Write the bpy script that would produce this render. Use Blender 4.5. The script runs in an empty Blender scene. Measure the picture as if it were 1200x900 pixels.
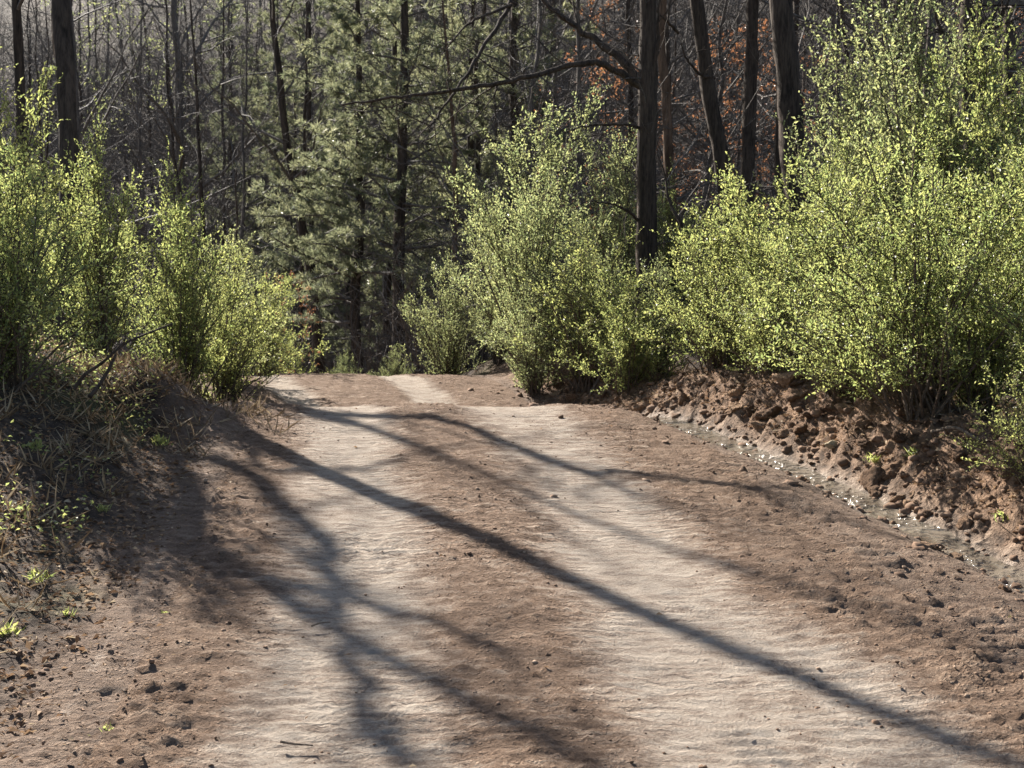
import bpy, math, random
import numpy as np
from mathutils import Vector
PI = math.pi
scene = bpy.context.scene
C = scene.collection
RNG = np.random.default_rng(7)
random.seed(7)

# ------------------------------------------------------------------ light direction
SUN_AZ = math.radians(-34.5)      # west of the view direction
SUN_EL = math.radians(35.0)
SUN = np.array([math.sin(SUN_AZ)*math.cos(SUN_EL), math.cos(SUN_AZ)*math.cos(SUN_EL), math.sin(SUN_EL)])
F = 1500.0                        # focal length in photo pixels (1200 wide)
PITCH = math.atan(70/F)
CAM = np.array([0.0, 0.0, 2.0])

# ------------------------------------------------------------------ noise
def _hash(ix, iy, seed):
    h = (ix.astype(np.int64)*374761393 + iy.astype(np.int64)*668265263 + seed*1442695041) & 0xffffffff
    h = ((h ^ (h >> 13))*1274126177) & 0xffffffff
    return ((h ^ (h >> 16)) & 0xffffff)/float(0xffffff)
def vnoise(x, y, seed=0):
    x = np.asarray(x, float); y = np.asarray(y, float)
    ix = np.floor(x); iy = np.floor(y); fx = x-ix; fy = y-iy
    fx = fx*fx*fx*(fx*(fx*6-15)+10); fy = fy*fy*fy*(fy*(fy*6-15)+10)
    a = _hash(ix, iy, seed); b = _hash(ix+1, iy, seed); c = _hash(ix, iy+1, seed); d = _hash(ix+1, iy+1, seed)
    return ((a*(1-fx)+b*fx)*(1-fy) + (c*(1-fx)+d*fx)*fy)*2-1
def fbm(x, y, oct=4, seed=0, gain=.5):
    s = 0; a = 1; n = 0
    for o in range(oct):
        k = 2.03**o
        s = s + a*vnoise(x*k+o*17.3, y*k-o*9.1, seed+o*7); n += a; a *= gain
    return s/n
def sstep(a, b, x):
    t = np.clip((np.asarray(x, float)-a)/(b-a), 0, 1); return t*t*(3-2*t)
def smooth_interp(xs, ys):
    gx = np.linspace(xs[0], xs[-1], 4000)
    gy = np.interp(gx, xs, ys)
    k = 41; ker = np.hanning(k+2)[1:-1]; ker /= ker.sum()
    gp = np.pad(gy, k//2, mode='edge'); gy = np.convolve(gp, ker, 'valid')
    return lambda q: np.interp(q, gx, gy)

# ------------------------------------------------------------------ terrain
zr_f = smooth_interp([-40,-8,0,3,5.5,8.5,11.65,13.6,14.6,15.4,17.3,19,20.4,21.4,23,26,32,40,60],
                     [-.6,-.1,0,.02,.10,.40,.76,1.0,1.08,1.04,.76,1.0,1.17,1.17,1.0,.3,-1.3,-2.3,-2.6])
xc_f = smooth_interp([-40,0,5.5,8.5,11.65,14.3,17,20.5,26,32,40,60],
                     [.8,.40,.27,-.05,-.45,-.90,-1.75,-2.85,-5.3,-8.6,-13.5,-26])
ud_f = smooth_interp([-40,6,8.7,11,13.5,16,19,60], [4.2,4.0,3.55,3.32,2.75,2.6,2.7,3.0])
hb_f = smooth_interp([-40,4,6,8,10,12,16,22,60], [.12,.12,.22,.42,.66,.74,.74,.7,.5])
R_IN, R_OUT = -2.1, 2.45          # road sheet, in metres from the road's centre line
def hill(x, y):
    y2 = y + .25*x*np.where(x < 0, 1, .2)
    t = np.maximum(0, y-44)
    base = -2.6 + .40*t + 1.6*fbm(x*.03, y*.03, 2, 5)*sstep(40, 60, y)
    return base
def height(x, y, fine=True):
    x = np.asarray(x, float); y = np.asarray(y, float)
    xc = xc_f(y); u = x-xc; ud = ud_f(y)
    z = zr_f(y)
    z = z + (hill(x, y)-z)*sstep(34, 50, y)
    near = 1-sstep(26, 40, y)
    # crown and cross fall
    z = z - near*.004*np.clip(u, -3, 3)**2*(np.abs(u) < 8)
    # left bank
    l = -u
    z = z + hb_f(y)*sstep(2.35, 4.6, l) + .10*np.maximum(0, l-4)*np.exp(-np.maximum(0, l-4)*.02)
    # right: ditch, berm of dug clay, forest floor rising
    r = u-ud
    fade = near*sstep(20, 16.5, y)
    z = z - .17*np.exp(-(r/.30)**2)*fade
    berm = .35*sstep(.20, 1.15, r) + .12*np.exp(-((r-.85)/.45)**2)
    z = z + berm*(1-sstep(30, 45, y)) + .20*np.maximum(0, r-2.2)*np.exp(-np.maximum(0, r-2.2)*.012)
    # the mound on the left bank
    z = z + .50*np.exp(-(((x+3.72)/.6)**2+((y-13.2)/.8)**2))
    # gentle lumps
    z = z + .10*fbm(x*.5, y*.5, 3, 11)*sstep(1.7, 4, np.abs(u-.3))
    if fine:
        k = near*np.ones_like(z)
        offr = sstep(1.9, 2.7, l) + sstep(-.75, .1, r)
        offr = np.clip(offr, 0, 1)*(1-.8*np.exp(-(r/.3)**2)*fade)
        bermz = sstep(.1, .5, r)*sstep(3.2, 1.8, r)*fade
        z = z + k*offr*(.05*fbm(x*3, y*3, 4, 21, .6))
        z = z + bermz*(.22*np.abs(fbm(x*2.3, y*2.3, 5, 31, .65)) + .10*np.abs(fbm(x*8, y*8, 3, 33, .65))-.03)
        z = z + k*fade*.018*fbm(x*7, y*7, 3, 44)*np.exp(-(r/.6)**2)
    return z
def tracks(x, y):
    """pale compacted wheel tracks, 0..1"""
    u = x-xc_f(y)
    w = .10*fbm(x*.9, y*.35, 3, 51)+.05*fbm(x*4, y*2, 3, 53)
    nr = sstep(9, 5, y)
    cl = -.96-.15*nr+.08*np.sin(y*.45); wl = .40+.12*nr+.10*vnoise(y*.4, 0*y, 3)
    cr = .98+.18*nr+.06*np.sin(y*.37+1); wr = .56+.14*nr+.14*vnoise(y*.33, 0*y+9, 4)
    wr = np.where(y < 16, wr, wr*.62); wl = np.where(y < 16, wl, wl*.8)
    tl = sstep(wl+.34, wl-.34, np.abs(u-cl+w)); tr = sstep(wr+.36, wr-.36, np.abs(u-cr+w*1.3))
    t = np.clip(tl+tr, 0, 1)
    t = t*(.86+.34*fbm(x*1.3, y*.7, 3, 55)) + .34*sstep(.15, .5, fbm(x*.8, y*.45, 3, 57))*sstep(11, 7, y)*sstep(2.0, 1.2, np.abs(u))
    far = sstep(13, 16, y); t = t*(1-far)+far*np.clip((t-.5)*1.9+.45, 0, 1)*1.15
    t = t*1.12-.55*sstep(-1.55, -2.2, u+.3*fbm(x, y, 2, 58))-.4*sstep(1.9, 2.6, u+.3*fbm(x, y, 2, 59))
    t = t+.75*np.exp(-((u+2.32+.10*vnoise(y*.6, y*0, 77))/.05)**2)*sstep(14, 10, y)
    return np.clip(t, -.6, 1.1)
def road_detail(x, y):
    t = tracks(x, y); u = x-xc_f(y)
    wob = .16*fbm(x*1.1, y*1.1, 3, 61)
    colm = np.floor((u+.05*vnoise(y*.8, y*0, 68))/.085); cell = vnoise(colm*3.7, y*.9, 67)
    lug = np.sin((y+.25*wob+.11*cell)*2*PI/.11)*(.5+.5*vnoise(colm*5.1, y*2.5, 69)); lug = lug*sstep(13, 9, y)*sstep(-.35, .45, fbm(x*1.2, y*.8, 3, 66))*1.7
    amp = .5+.5*vnoise(x*.8, y*.5, 63)
    z = -.025*t + t*np.clip(amp+.2, 0, 1)*.011*lug
    loose = 1-t
    z = z + loose*(.030*fbm(x*3.1, y*2.6, 5, 71, .7)+.042*np.abs(fbm(x*10, y*10, 4, 73, .7)))
    z = z + loose*.011*np.sin((y+1.2*wob+.1*u+.10*cell)*2*PI/.15)*(.5+.5*vnoise(x*2, y*1.5, 64))*sstep(.9, 1.7, np.abs(u))
    z = z + t*.012*fbm(x*8, y*15, 4, 75, .65)
    e = u+2.32+.10*vnoise(y*.6, y*0, 77)
    z = z + .05*np.exp(-(e/.10)**2)*(.6+.4*vnoise(y*2.1, y*0, 78)) - .03*np.exp(-((e+.25)/.14)**2)
    return z
def H(x, y): return float(height(np.array([x]), np.array([y]), False)[0])
def at(px, Z, lift=0.0):
    """a point of the ground that lies Z metres ahead, under photo column px"""
    x = (px-600)/F*Z
    return (x, Z, H(x, Z)+lift)
def ground_hit(px, py):
    d = np.array([(px-600)/F, 1.0, -(py-450)/F]); c, s = math.cos(PITCH), math.sin(PITCH)
    d = np.array([d[0], d[1]*c+d[2]*s, d[2]*c-d[1]*s])
    t = np.linspace(3, 60, 6000); P = CAM+t[:, None]*d
    below = np.nonzero(P[:, 2] < height(P[:, 0], P[:, 1], False))[0]
    return P[below[0]] if len(below) else P[-1]

# ------------------------------------------------------------------ mesh building
class MB:
    def __init__(s): s.v = []; s.f = []; s.n = 0; s.r = []
    def add(s, v, f, rnd=None):
        """v (n,3); f list of (k,m) index arrays or one array"""
        v = np.asarray(v, float)
        if not isinstance(f, (list, tuple)): f = [f]
        for q in f:
            q = np.asarray(q, np.int64)
            if q.size: s.f.append(q+s.n)
        s.v.append(v); s.n += len(v)
        s.r.append(np.full(len(v), .5) if rnd is None else np.broadcast_to(np.asarray(rnd, float), (len(v),)))
    def mesh(s, name, mat, smooth=False):
        me = bpy.data.meshes.new(name)
        v = np.concatenate(s.v); me.vertices.add(len(v)); me.vertices.foreach_set('co', v.astype(np.float32).ravel())
        loops = np.concatenate([q.ravel() for q in s.f]); tot = np.concatenate([np.full(len(q), q.shape[1]) for q in s.f])
        me.loops.add(len(loops)); me.loops.foreach_set('vertex_index', loops.astype(np.int32))
        me.polygons.add(len(tot)); st = np.concatenate([[0], np.cumsum(tot)[:-1]])
        me.polygons.foreach_set('loop_start', st.astype(np.int32))
        try: me.polygons.foreach_set('loop_total', tot.astype(np.int32))
        except Exception: pass
        me.polygons.foreach_set('use_smooth', np.full(len(tot), smooth))
        at_ = me.attributes.new('rnd', 'FLOAT', 'POINT'); at_.data.foreach_set('value', np.concatenate(s.r).astype(np.float32))
        me.update(calc_edges=True); me.validate()
        me.materials.append(mat)
        return me
    def build(s, name, mat, parent=None, smooth=False):
        o = bpy.data.objects.new(name, s.mesh(name, mat, smooth)); C.objects.link(o)
        if parent is not None: o.parent = parent
        return o
    def tube(s, P, R, sides=5, cap=False, rough=0.0, rnd=.5):
        P = np.asarray(P, float); n = len(P); R = np.broadcast_to(np.asarray(R, float), (n,))
        T = np.gradient(P, axis=0); T /= np.linalg.norm(T, axis=1)[:, None]+1e-9
        m = T.mean(0); ref = np.array([1., 0, 0]) if abs(m[0]) < .75*np.linalg.norm(m)+1e-9 else np.array([0, 1., 0])
        A = np.cross(T, ref); A /= np.linalg.norm(A, axis=1)[:, None]+1e-9; B = np.cross(T, A)
        a = np.arange(sides)*2*PI/sides
        rr = R[:, None]*np.ones(sides)
        if rough: rr = rr*(1+rough*RNG.standard_normal((n, sides)))
        v = P[:, None]+rr[..., None]*(np.cos(a)[None, :, None]*A[:, None]+np.sin(a)[None, :, None]*B[:, None])
        i = np.arange(n-1)[:, None]*sides; j = np.arange(sides)[None]
        q = np.stack([i+j, i+(j+1) % sides, i+sides+(j+1) % sides, i+sides+j], -1).reshape(-1, 4)
        fs = [q]
        if cap: fs.append(((n-1)*sides+np.arange(sides))[None]); fs.append(np.arange(sides)[::-1][None])
        s.add(v.reshape(-1, 3), fs, rnd)
    def leaves(s, P, D, N, L, W, rnd, fold=.25):
        """diamond leaves folded along the midrib. P base, D direction, N up-ish normal"""
        P = np.asarray(P); n = len(P)
        D = D/(np.linalg.norm(D, axis=1)[:, None]+1e-9)
        S = np.cross(D, N); S /= np.linalg.norm(S, axis=1)[:, None]+1e-9; U = np.cross(S, D)
        L = np.broadcast_to(L, (n,))[:, None]; W = np.broadcast_to(W, (n,))[:, None]
        mid = P+D*L*.45; tip = P+D*L-U*L*.12
        l = mid+S*W*.5+U*W*fold; r = mid-S*W*.5+U*W*fold
        v = np.stack([P, l, tip, r], 1).reshape(-1, 3); i = np.arange(n)[:, None]*4
        f = np.concatenate([i+np.array([0, 2, 1]), i+np.array([0, 3, 2])])
        s.add(v, f, np.repeat(np.broadcast_to(rnd, (n,)), 4))

def empty(name, loc, rz=0, sc=1, label=None, cat=None, group=None, kind=None):
    o = bpy.data.objects.new(name, None); C.objects.link(o); o.empty_display_size = .2
    o.location = loc; o.rotation_euler = (0, 0, rz); o.scale = (sc, sc, sc) if np.isscalar(sc) else sc
    return tag(o, label, cat, group, kind)
def tag(o, label=None, cat=None, group=None, kind=None):
    if label: o['label'] = label
    if cat: o['category'] = cat
    if group: o['group'] = group
    if kind: o['kind'] = kind
    return o
def copy_thing(src, loc, rz, sc, label, group=None):
    r = src.copy(); C.objects.link(r); r.location = loc; r.rotation_euler = (0, 0, rz)
    r.scale = (sc, sc, sc) if np.isscalar(sc) else sc
    r['label'] = label
    if group: r['group'] = group
    elif 'group' in r: del r['group']
    for ch in list(src.children):
        c = ch.copy(); C.objects.link(c); c.parent = r
    return r

# ------------------------------------------------------------------ materials
def new_mat(name):
    m = bpy.data.materials.new(name); m.use_nodes = True; nt = m.node_tree; nt.nodes.clear()
    return m, nt
def nd(nt, t, **kw):
    n = nt.nodes.new(t)
    for k, v in kw.items():
        if k in n.inputs.keys(): n.inputs[k].default_value = v
        else: setattr(n, k, v)
    return n
def lk(nt, a, b): nt.links.new(a, b)
def ramp(nt, fac, stops):
    r = nt.nodes.new('ShaderNodeValToRGB'); e = r.color_ramp.elements
    while len(e) < len(stops): e.new(.5)
    for k, (p, c) in enumerate(stops):
        e[k].position = p; e[k].color = (*c, 1) if len(c) == 3 else c
    lk(nt, fac, r.inputs[0]); return r.outputs[0]
def noise(nt, scale, detail=4, rough=.55, vec=None, dim='3D'):
    n = nd(nt, 'ShaderNodeTexNoise'); n.inputs['Scale'].default_value = scale; n.inputs['Detail'].default_value = detail
    n.inputs['Roughness'].default_value = rough
    if vec is not None: lk(nt, vec, n.inputs['Vector'])
    return n.outputs[0]
def mixc(nt, fac, a, b, mode='MIX'):
    m = nd(nt, 'ShaderNodeMix', data_type='RGBA', blend_type=mode)
    for s, v in ((m.inputs[0], fac), (m.inputs[6], a), (m.inputs[7], b)):
        if hasattr(v, 'node'): lk(nt, v, s)
        elif np.isscalar(v): s.default_value = v
        else: s.default_value = (*v, 1)
    return m.outputs[2]
def math_(nt, op, a, b=None, clamp=False):
    m = nd(nt, 'ShaderNodeMath', operation=op, use_clamp=clamp)
    for s, v in zip(m.inputs, (a, b)):
        if v is None: continue
        if hasattr(v, 'node'): lk(nt, v, s)
        else: s.default_value = v
    return m.outputs[0]
def attr(nt, name): return nd(nt, 'ShaderNodeAttribute', attribute_name=name).outputs['Fac']
def out(nt, sh): lk(nt, sh, nd(nt, 'ShaderNodeOutputMaterial').inputs[0])
def principled(nt, col, rough=.9, spec=.2, normal=None):
    p = nd(nt, 'ShaderNodeBsdfPrincipled')
    if hasattr(col, 'node'): lk(nt, col, p.inputs['Base Color'])
    else: p.inputs['Base Color'].default_value = (*col, 1)
    if hasattr(rough, 'node'): lk(nt, rough, p.inputs['Roughness'])
    else: p.inputs['Roughness'].default_value = rough
    p.inputs['Specular IOR Level'].default_value = spec
    if normal is not None: lk(nt, normal, p.inputs['Normal'])
    return p.outputs[0]
def bump(nt, h, dist, strength=1.0, normal=None):
    b = nd(nt, 'ShaderNodeBump'); b.inputs['Strength'].default_value = strength; b.inputs['Distance'].default_value = dist
    lk(nt, h, b.inputs['Height'])
    if normal is not None: lk(nt, normal, b.inputs['Normal'])
    return b.outputs[0]

def mat_leaf(name, dif, trans, gloss=.10, tfac=.55, var=.24):
    m, nt = new_mat(name); r = attr(nt, 'rnd'); oi = nd(nt, 'ShaderNodeObjectInfo').outputs['Random']
    k = math_(nt, 'ADD', math_(nt, 'MULTIPLY', r, .75), math_(nt, 'MULTIPLY', oi, .25))
    d0, d1 = [tuple(np.array(dif)*s) for s in ((1-var)*np.array([.85, 1, 1]), (1+var)*np.array([1.12, 1, .9]))]
    t0, t1 = [tuple(np.array(trans)*s) for s in ((1-var)*np.array([.85, 1, 1]), (1+var)*np.array([1.12, 1, .95]))]
    dc = ramp(nt, k, [(0, d0), (1, d1)]); tc = ramp(nt, k, [(0, t0), (1, t1)])
    a = nd(nt, 'ShaderNodeBsdfDiffuse'); lk(nt, dc, a.inputs[0])
    b = nd(nt, 'ShaderNodeBsdfTranslucent'); lk(nt, tc, b.inputs[0])
    g = nd(nt, 'ShaderNodeBsdfGlossy'); g.inputs['Roughness'].default_value = .5; g.inputs[0].default_value = (1, 1, 1, 1)
    m1 = nd(nt, 'ShaderNodeMixShader'); m1.inputs[0].default_value = tfac; lk(nt, a.outputs[0], m1.inputs[1]); lk(nt, b.outputs[0], m1.inputs[2])
    fr = nd(nt, 'ShaderNodeFresnel', IOR=1.4)
    m2 = nd(nt, 'ShaderNodeMixShader'); lk(nt, math_(nt, 'MULTIPLY', fr.outputs[0], gloss*4), m2.inputs[0])
    lk(nt, m1.outputs[0], m2.inputs[1]); lk(nt, g.outputs[0], m2.inputs[2])
    out(nt, m2.outputs[0]); return m
def mat_bark(name, dark, light, scale=9, rough=.92, spec=.15):
    m, nt = new_mat(name); tc = nd(nt, 'ShaderNodeTexCoord').outputs['Object']
    mp = nd(nt, 'ShaderNodeMapping'); mp.inputs['Scale'].default_value = (1, 1, .16); lk(nt, tc, mp.inputs[0])
    n = noise(nt, scale, 6, .65, mp.outputs[0]); n2 = noise(nt, scale*4, 3, .6, mp.outputs[0])
    s = math_(nt, 'ADD', math_(nt, 'MULTIPLY', n, .7), math_(nt, 'MULTIPLY', n2, .3))
    col = ramp(nt, s, [(.36, dark), (.62, light)])
    out(nt, principled(nt, col, rough, spec, bump(nt, s, .03, 1.0))); return m
def mat_soil_common(nt):
    g = nd(nt, 'ShaderNodeNewGeometry').outputs['Position']
    return g
def road_soil(nt, g):
    mp = nd(nt, 'ShaderNodeMapping'); mp.inputs['Scale'].default_value = (.6, 1.4, 1); lk(nt, g, mp.inputs[0])
    t = attr(nt, 'track')
    nA = noise(nt, 1.4, 5, .6, mp.outputs[0]); nB = noise(nt, 8, 8, .68, mp.outputs[0]); nC = noise(nt, 60, 6, .75, g)
    f = math_(nt, 'ADD', t, math_(nt, 'MULTIPLY', math_(nt, 'SUBTRACT', nB, .5), 1.5))
    f = math_(nt, 'ADD', f, math_(nt, 'MULTIPLY', math_(nt, 'SUBTRACT', nA, .5), .8))
    f = math_(nt, 'ADD', f, math_(nt, 'MULTIPLY', math_(nt, 'SUBTRACT', nC, .5), .7), True)
    tone = math_(nt, 'ADD', math_(nt, 'MULTIPLY', nB, .6), math_(nt, 'MULTIPLY', nC, .4))
    brown = ramp(nt, tone, [(.36, (.115, .076, .055)), (.5, (.245, .168, .12)), (.64, (.40, .30, .225))])
    pale = ramp(nt, tone, [(.36, (.26, .20, .16)), (.5, (.46, .385, .318)), (.64, (.62, .54, .455))])
    sm = ramp(nt, f, [(.10, (0, 0, 0)), (.95, (1, 1, 1))])
    col = mixc(nt, sm, brown, pale)
    wv = nd(nt, 'ShaderNodeTexWave', wave_type='BANDS', bands_direction='Y'); wv.inputs['Scale'].default_value = 3.6; wv.inputs['Distortion'].default_value = 8.5
    wv.inputs['Detail'].default_value = 4; wv.inputs['Detail Scale'].default_value = 2.2; wv.inputs['Detail Roughness'].default_value = .65; lk(nt, g, wv.inputs['Vector'])
    wm = ramp(nt, noise(nt, 1.1, 3, .6, g), [(.42, (.05, .05, .05)), (.58, (1, 1, 1))])
    tread = math_(nt, 'MULTIPLY', wv.outputs['Fac'], wm)
    vo = nd(nt, 'ShaderNodeTexVoronoi'); vo.inputs['Scale'].default_value = 34; lk(nt, g, vo.inputs['Vector'])
    cr = ramp(nt, vo.outputs['Distance'], [(.12, (1, 1, 1)), (.34, (0, 0, 0))])
    crf = math_(nt, 'MULTIPLY', cr, math_(nt, 'MULTIPLY', math_(nt, 'SUBTRACT', 1.0, sm), math_(nt, 'GREATER_THAN', noise(nt, 6, 3, .6, g), .47)))
    hgt = math_(nt, 'ADD', math_(nt, 'MULTIPLY', nB, .6), math_(nt, 'ADD', math_(nt, 'MULTIPLY', nC, .75), math_(nt, 'MULTIPLY', crf, .4)))
    hgt = math_(nt, 'ADD', hgt, math_(nt, 'MULTIPLY', tread, .36))
    return col, hgt
def mat_road():
    m, nt = new_mat('dirt_road'); g = mat_soil_common(nt); col, hgt = road_soil(nt, g)
    out(nt, principled(nt, col, .95, .10, bump(nt, hgt, .10, 1.0))); return m
def mat_ground():
    m, nt = new_mat('forest_floor'); g = mat_soil_common(nt)
    clay = attr(nt, 'clay'); wet = attr(nt, 'wet')
    nA = noise(nt, .8, 4, .6, g); nB = noise(nt, 9, 6, .7, g); nC = noise(nt, 45, 4, .7, g)
    lit = ramp(nt, nB, [(.28, (.045, .034, .027)), (.48, (.105, .077, .058)), (.6, (.18, .135, .10)), (.75, (.27, .215, .16))])
    cl = ramp(nt, nB, [(.32, (.058, .037, .025)), (.48, (.168, .104, .066)), (.66, (.34, .222, .145))])
    far = ramp(nt, noise(nt, .35, 6, .7, g), [(.38, (.30, .29, .29)), (.6, (.75, .72, .70))]); lit = mixc(nt, 1.0, lit, far, 'MULTIPLY')
    moss = mixc(nt, ramp(nt, nA, [(.55, (0, 0, 0)), (.68, (.6, .6, .6))]), lit, (.10, .105, .045))
    sh = attr(nt, 'shoulder'); rc, rh = road_soil(nt, g)
    col = mixc(nt, clay, moss, cl)
    col = mixc(nt, sh, col, rc)
    silt_glint = ramp(nt, nB, [(.35, (.08, .06, .045)), (.52, (.22, .18, .14)), (.66, (.44, .40, .35))]); col = mixc(nt, wet, col, silt_glint)  # silt colour kept pale to paint in the trickle's glints as well
    hgt = math_(nt, 'ADD', math_(nt, 'MULTIPLY', nB, .65), math_(nt, 'MULTIPLY', nC, .35))
    mh = nd(nt, 'ShaderNodeMix', data_type='FLOAT'); lk(nt, sh, mh.inputs[0]); lk(nt, hgt, mh.inputs[2]); lk(nt, rh, mh.inputs[3]); hgt = mh.outputs[0]
    rough = math_(nt, 'SUBTRACT', .95, math_(nt, 'MULTIPLY', wet, .62))
    out(nt, principled(nt, col, rough, .25, bump(nt, hgt, .12, 1.0))); return m
def mat_clod(name, a, b, c):
    m, nt = new_mat(name); tc = nd(nt, 'ShaderNodeTexCoord').outputs['Object']; oi = nd(nt, 'ShaderNodeObjectInfo').outputs['Random']
    n = noise(nt, 7, 6, .7, tc); n2 = noise(nt, 40, 4, .7, tc)
    k = math_(nt, 'ADD', n, math_(nt, 'MULTIPLY', math_(nt, 'SUBTRACT', oi, .5), .35))
    col = ramp(nt, k, [(.28, a), (.5, b), (.75, c)])
    out(nt, principled(nt, col, .95, .15, bump(nt, math_(nt, 'ADD', n, math_(nt, 'MULTIPLY', n2, .4)), .03, 1.0))); return m
def mat_rnd(name, stops, rough=.9, trans=0.0):
    m, nt = new_mat(name); col = ramp(nt, attr(nt, 'rnd'), stops)
    p = principled(nt, col, rough, .2)
    if trans:
        b = nd(nt, 'ShaderNodeBsdfTranslucent'); lk(nt, col, b.inputs[0])
        mx = nd(nt, 'ShaderNodeMixShader'); mx.inputs[0].default_value = trans; lk(nt, p, mx.inputs[1]); lk(nt, b.outputs[0], mx.inputs[2]); p = mx.outputs[0]
    out(nt, p); return m
def mat_water():
    m, nt = new_mat('ditch_water'); g = mat_soil_common(nt)
    n = noise(nt, 11, 3, .6, g); n2 = noise(nt, 3, 2, .5, g)
    p = principled(nt, ramp(nt, n2, [(.3, (.10, .08, .06)), (.7, (.20, .17, .135))]), .13, 1.0, bump(nt, math_(nt, 'MULTIPLY', n, ramp(nt, noise(nt, 2.3, 3, .6, g), [(.42, (.12, .12, .12)), (.6, (1, 1, 1))])), .09, 1.0)); out(nt, p); return m

M = dict(
    leaf=mat_leaf('spring_leaf', (.225, .25, .098), (.45, .505, .18), .02),
    leaf_pale=mat_leaf('pale_spring_leaf', (.24, .262, .135), (.45, .505, .23), .02),
    needle=mat_leaf('pine_needle', (.125, .142, .092), (.32, .35, .21), .07, .5, .4),
    dead=mat_leaf('dead_beech_leaf', (.26, .13, .07), (.46, .22, .105), .05, .5, .3),
    grass=mat_leaf('grass_blade', (.12, .17, .03), (.30, .42, .06), .06, .5, .3),
    bark=mat_bark('dark_bark', (.022, .017, .014), (.085, .064, .050)),
    bark_grey=mat_bark('grey_bark', (.045, .038, .034), (.17, .145, .125)),
    bark_brown=mat_bark('brown_bark', (.05, .032, .022), (.17, .11, .075)),
    twig=mat_bark('twig_bark', (.062, .053, .047), (.185, .160, .142), 20, .7, .15),
    stem=mat_bark('shrub_stem', (.05, .037, .028), (.16, .12, .09), 25),
    road=mat_road(), ground=mat_ground(), water=mat_water(),
    clod=mat_clod('dug_clay', (.08, .050, .033), (.205, .127, .08), (.40, .27, .175)),
    crumb=mat_rnd('soil_crumb', [(0, (.11, .068, .044)), (.7, (.21, .135, .09)), (1, (.34, .25, .18))]),
    rock=mat_clod('pale_rock', (.36, .29, .19), (.52, .44, .31), (.62, .55, .42)),
    litter=mat_rnd('leaf_litter', [(0, (.09, .055, .035)), (.45, (.22, .135, .08)), (.8, (.36, .245, .15)), (1, (.50, .41, .29))], .8, .3),
    dry=mat_rnd('dry_grass', [(0, (.14, .095, .055)), (.6, (.33, .245, .15)), (1, (.48, .385, .26))], .85, .3),
    wood=mat_bark('dead_wood', (.06, .045, .035), (.20, .16, .125), 14),
)

# ------------------------------------------------------------------ ground and road (one grid, split along the road's edges)
def make_ground():
    ys = [3.0]
    while ys[-1] < 24: ys.append(ys[-1]+max(.02, .0036*ys[-1]))
    while ys[-1] < 220: ys.append(ys[-1]+(ys[-1]-23)*.035+.10)
    back = [3.0]
    while back[-1] > -30: back.append(back[-1]-(.06+(3-back[-1])*.08))
    ys = np.array(back[::-1][:-1]+ys)
    us = [0.0]
    while us[-1] < 6.2: us.append(us[-1]+.034)
    while us[-1] < 170: us.append(us[-1]+(us[-1]-6.1)*.07+.05)
    us = np.array(us)
    us = np.concatenate([-us[:0:-1], us])
    iL = int(np.argmin(abs(us-R_IN))); iR = int(np.argmin(abs(us-R_OUT)))
    Y, U = np.meshgrid(ys, us, indexing='ij')
    X = U+xc_f(np.minimum(Y, 60))
    Z = height(X, Y, True)
    rd = road_detail(X, Y)
    w = sstep(-3.0, -1.7, U)*sstep(ud_f(Y)-.15, ud_f(Y)-.9, U)*(1-sstep(24, 30, Y))
    Z = Z+rd*w
    ny, nu = Y.shape
    V = np.stack([X, Y, Z], -1).reshape(-1, 3)
    idx = np.arange(ny*nu).reshape(ny, nu)
    q = np.stack([idx[:-1, :-1], idx[:-1, 1:], idx[1:, 1:], idx[1:, :-1]], -1)
    jr = int(np.searchsorted(ys, 34))
    road = np.zeros((ny-1, nu-1), bool); road[:jr, iL:iR] = True
    r = U-ud_f(Y)
    wet = np.exp(-((r+.03)/.24)**2)*sstep(19, 15.5, Y)*sstep(0, 3, Y)*.9
    clay = sstep(-.9, -.2, r+.25*fbm(X*1.5, Y*1.5, 2, 90))*sstep(2.5, 1.3, r+.5*fbm(X*.8, Y*.8, 2, 91))*sstep(24, 20, Y)
    clay = np.maximum(clay, .55*sstep(-3.1, -2.2, U+.5*fbm(X*1.2, Y*1.2, 3, 92))*sstep(-1.2, -2.0, U)*sstep(30, 20, Y))
    T = tracks(X, Y)
    nz = .35*fbm(X*1.4, Y*1.4, 3, 93)
    shoulder = np.where(U < 0, sstep(-2.95, -2.3, U+nz), sstep(.12, -.12, r))*(1-sstep(36, 46, Y))
    def sub(mask, name, mat, attrs):
        qq = q[mask]; used = np.unique(qq); mp = np.full(ny*nu, -1); mp[used] = np.arange(len(used))
        mb = MB(); mb.add(V[used], mp[qq]); o = mb.build(name, mat, None, True)
        for n, a in attrs.items():
            x = o.data.attributes.new(n, 'FLOAT', 'POINT'); x.data.foreach_set('value', a.ravel()[used].astype(np.float32))
        return o
    tag(sub(road, 'dirt_road', M['road'], {'track': T}), kind='structure')
    tag(sub(~road, 'ground', M['ground'], {'clay': clay, 'wet': wet, 'shoulder': shoulder, 'track': T}), kind='structure')
make_ground()
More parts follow.
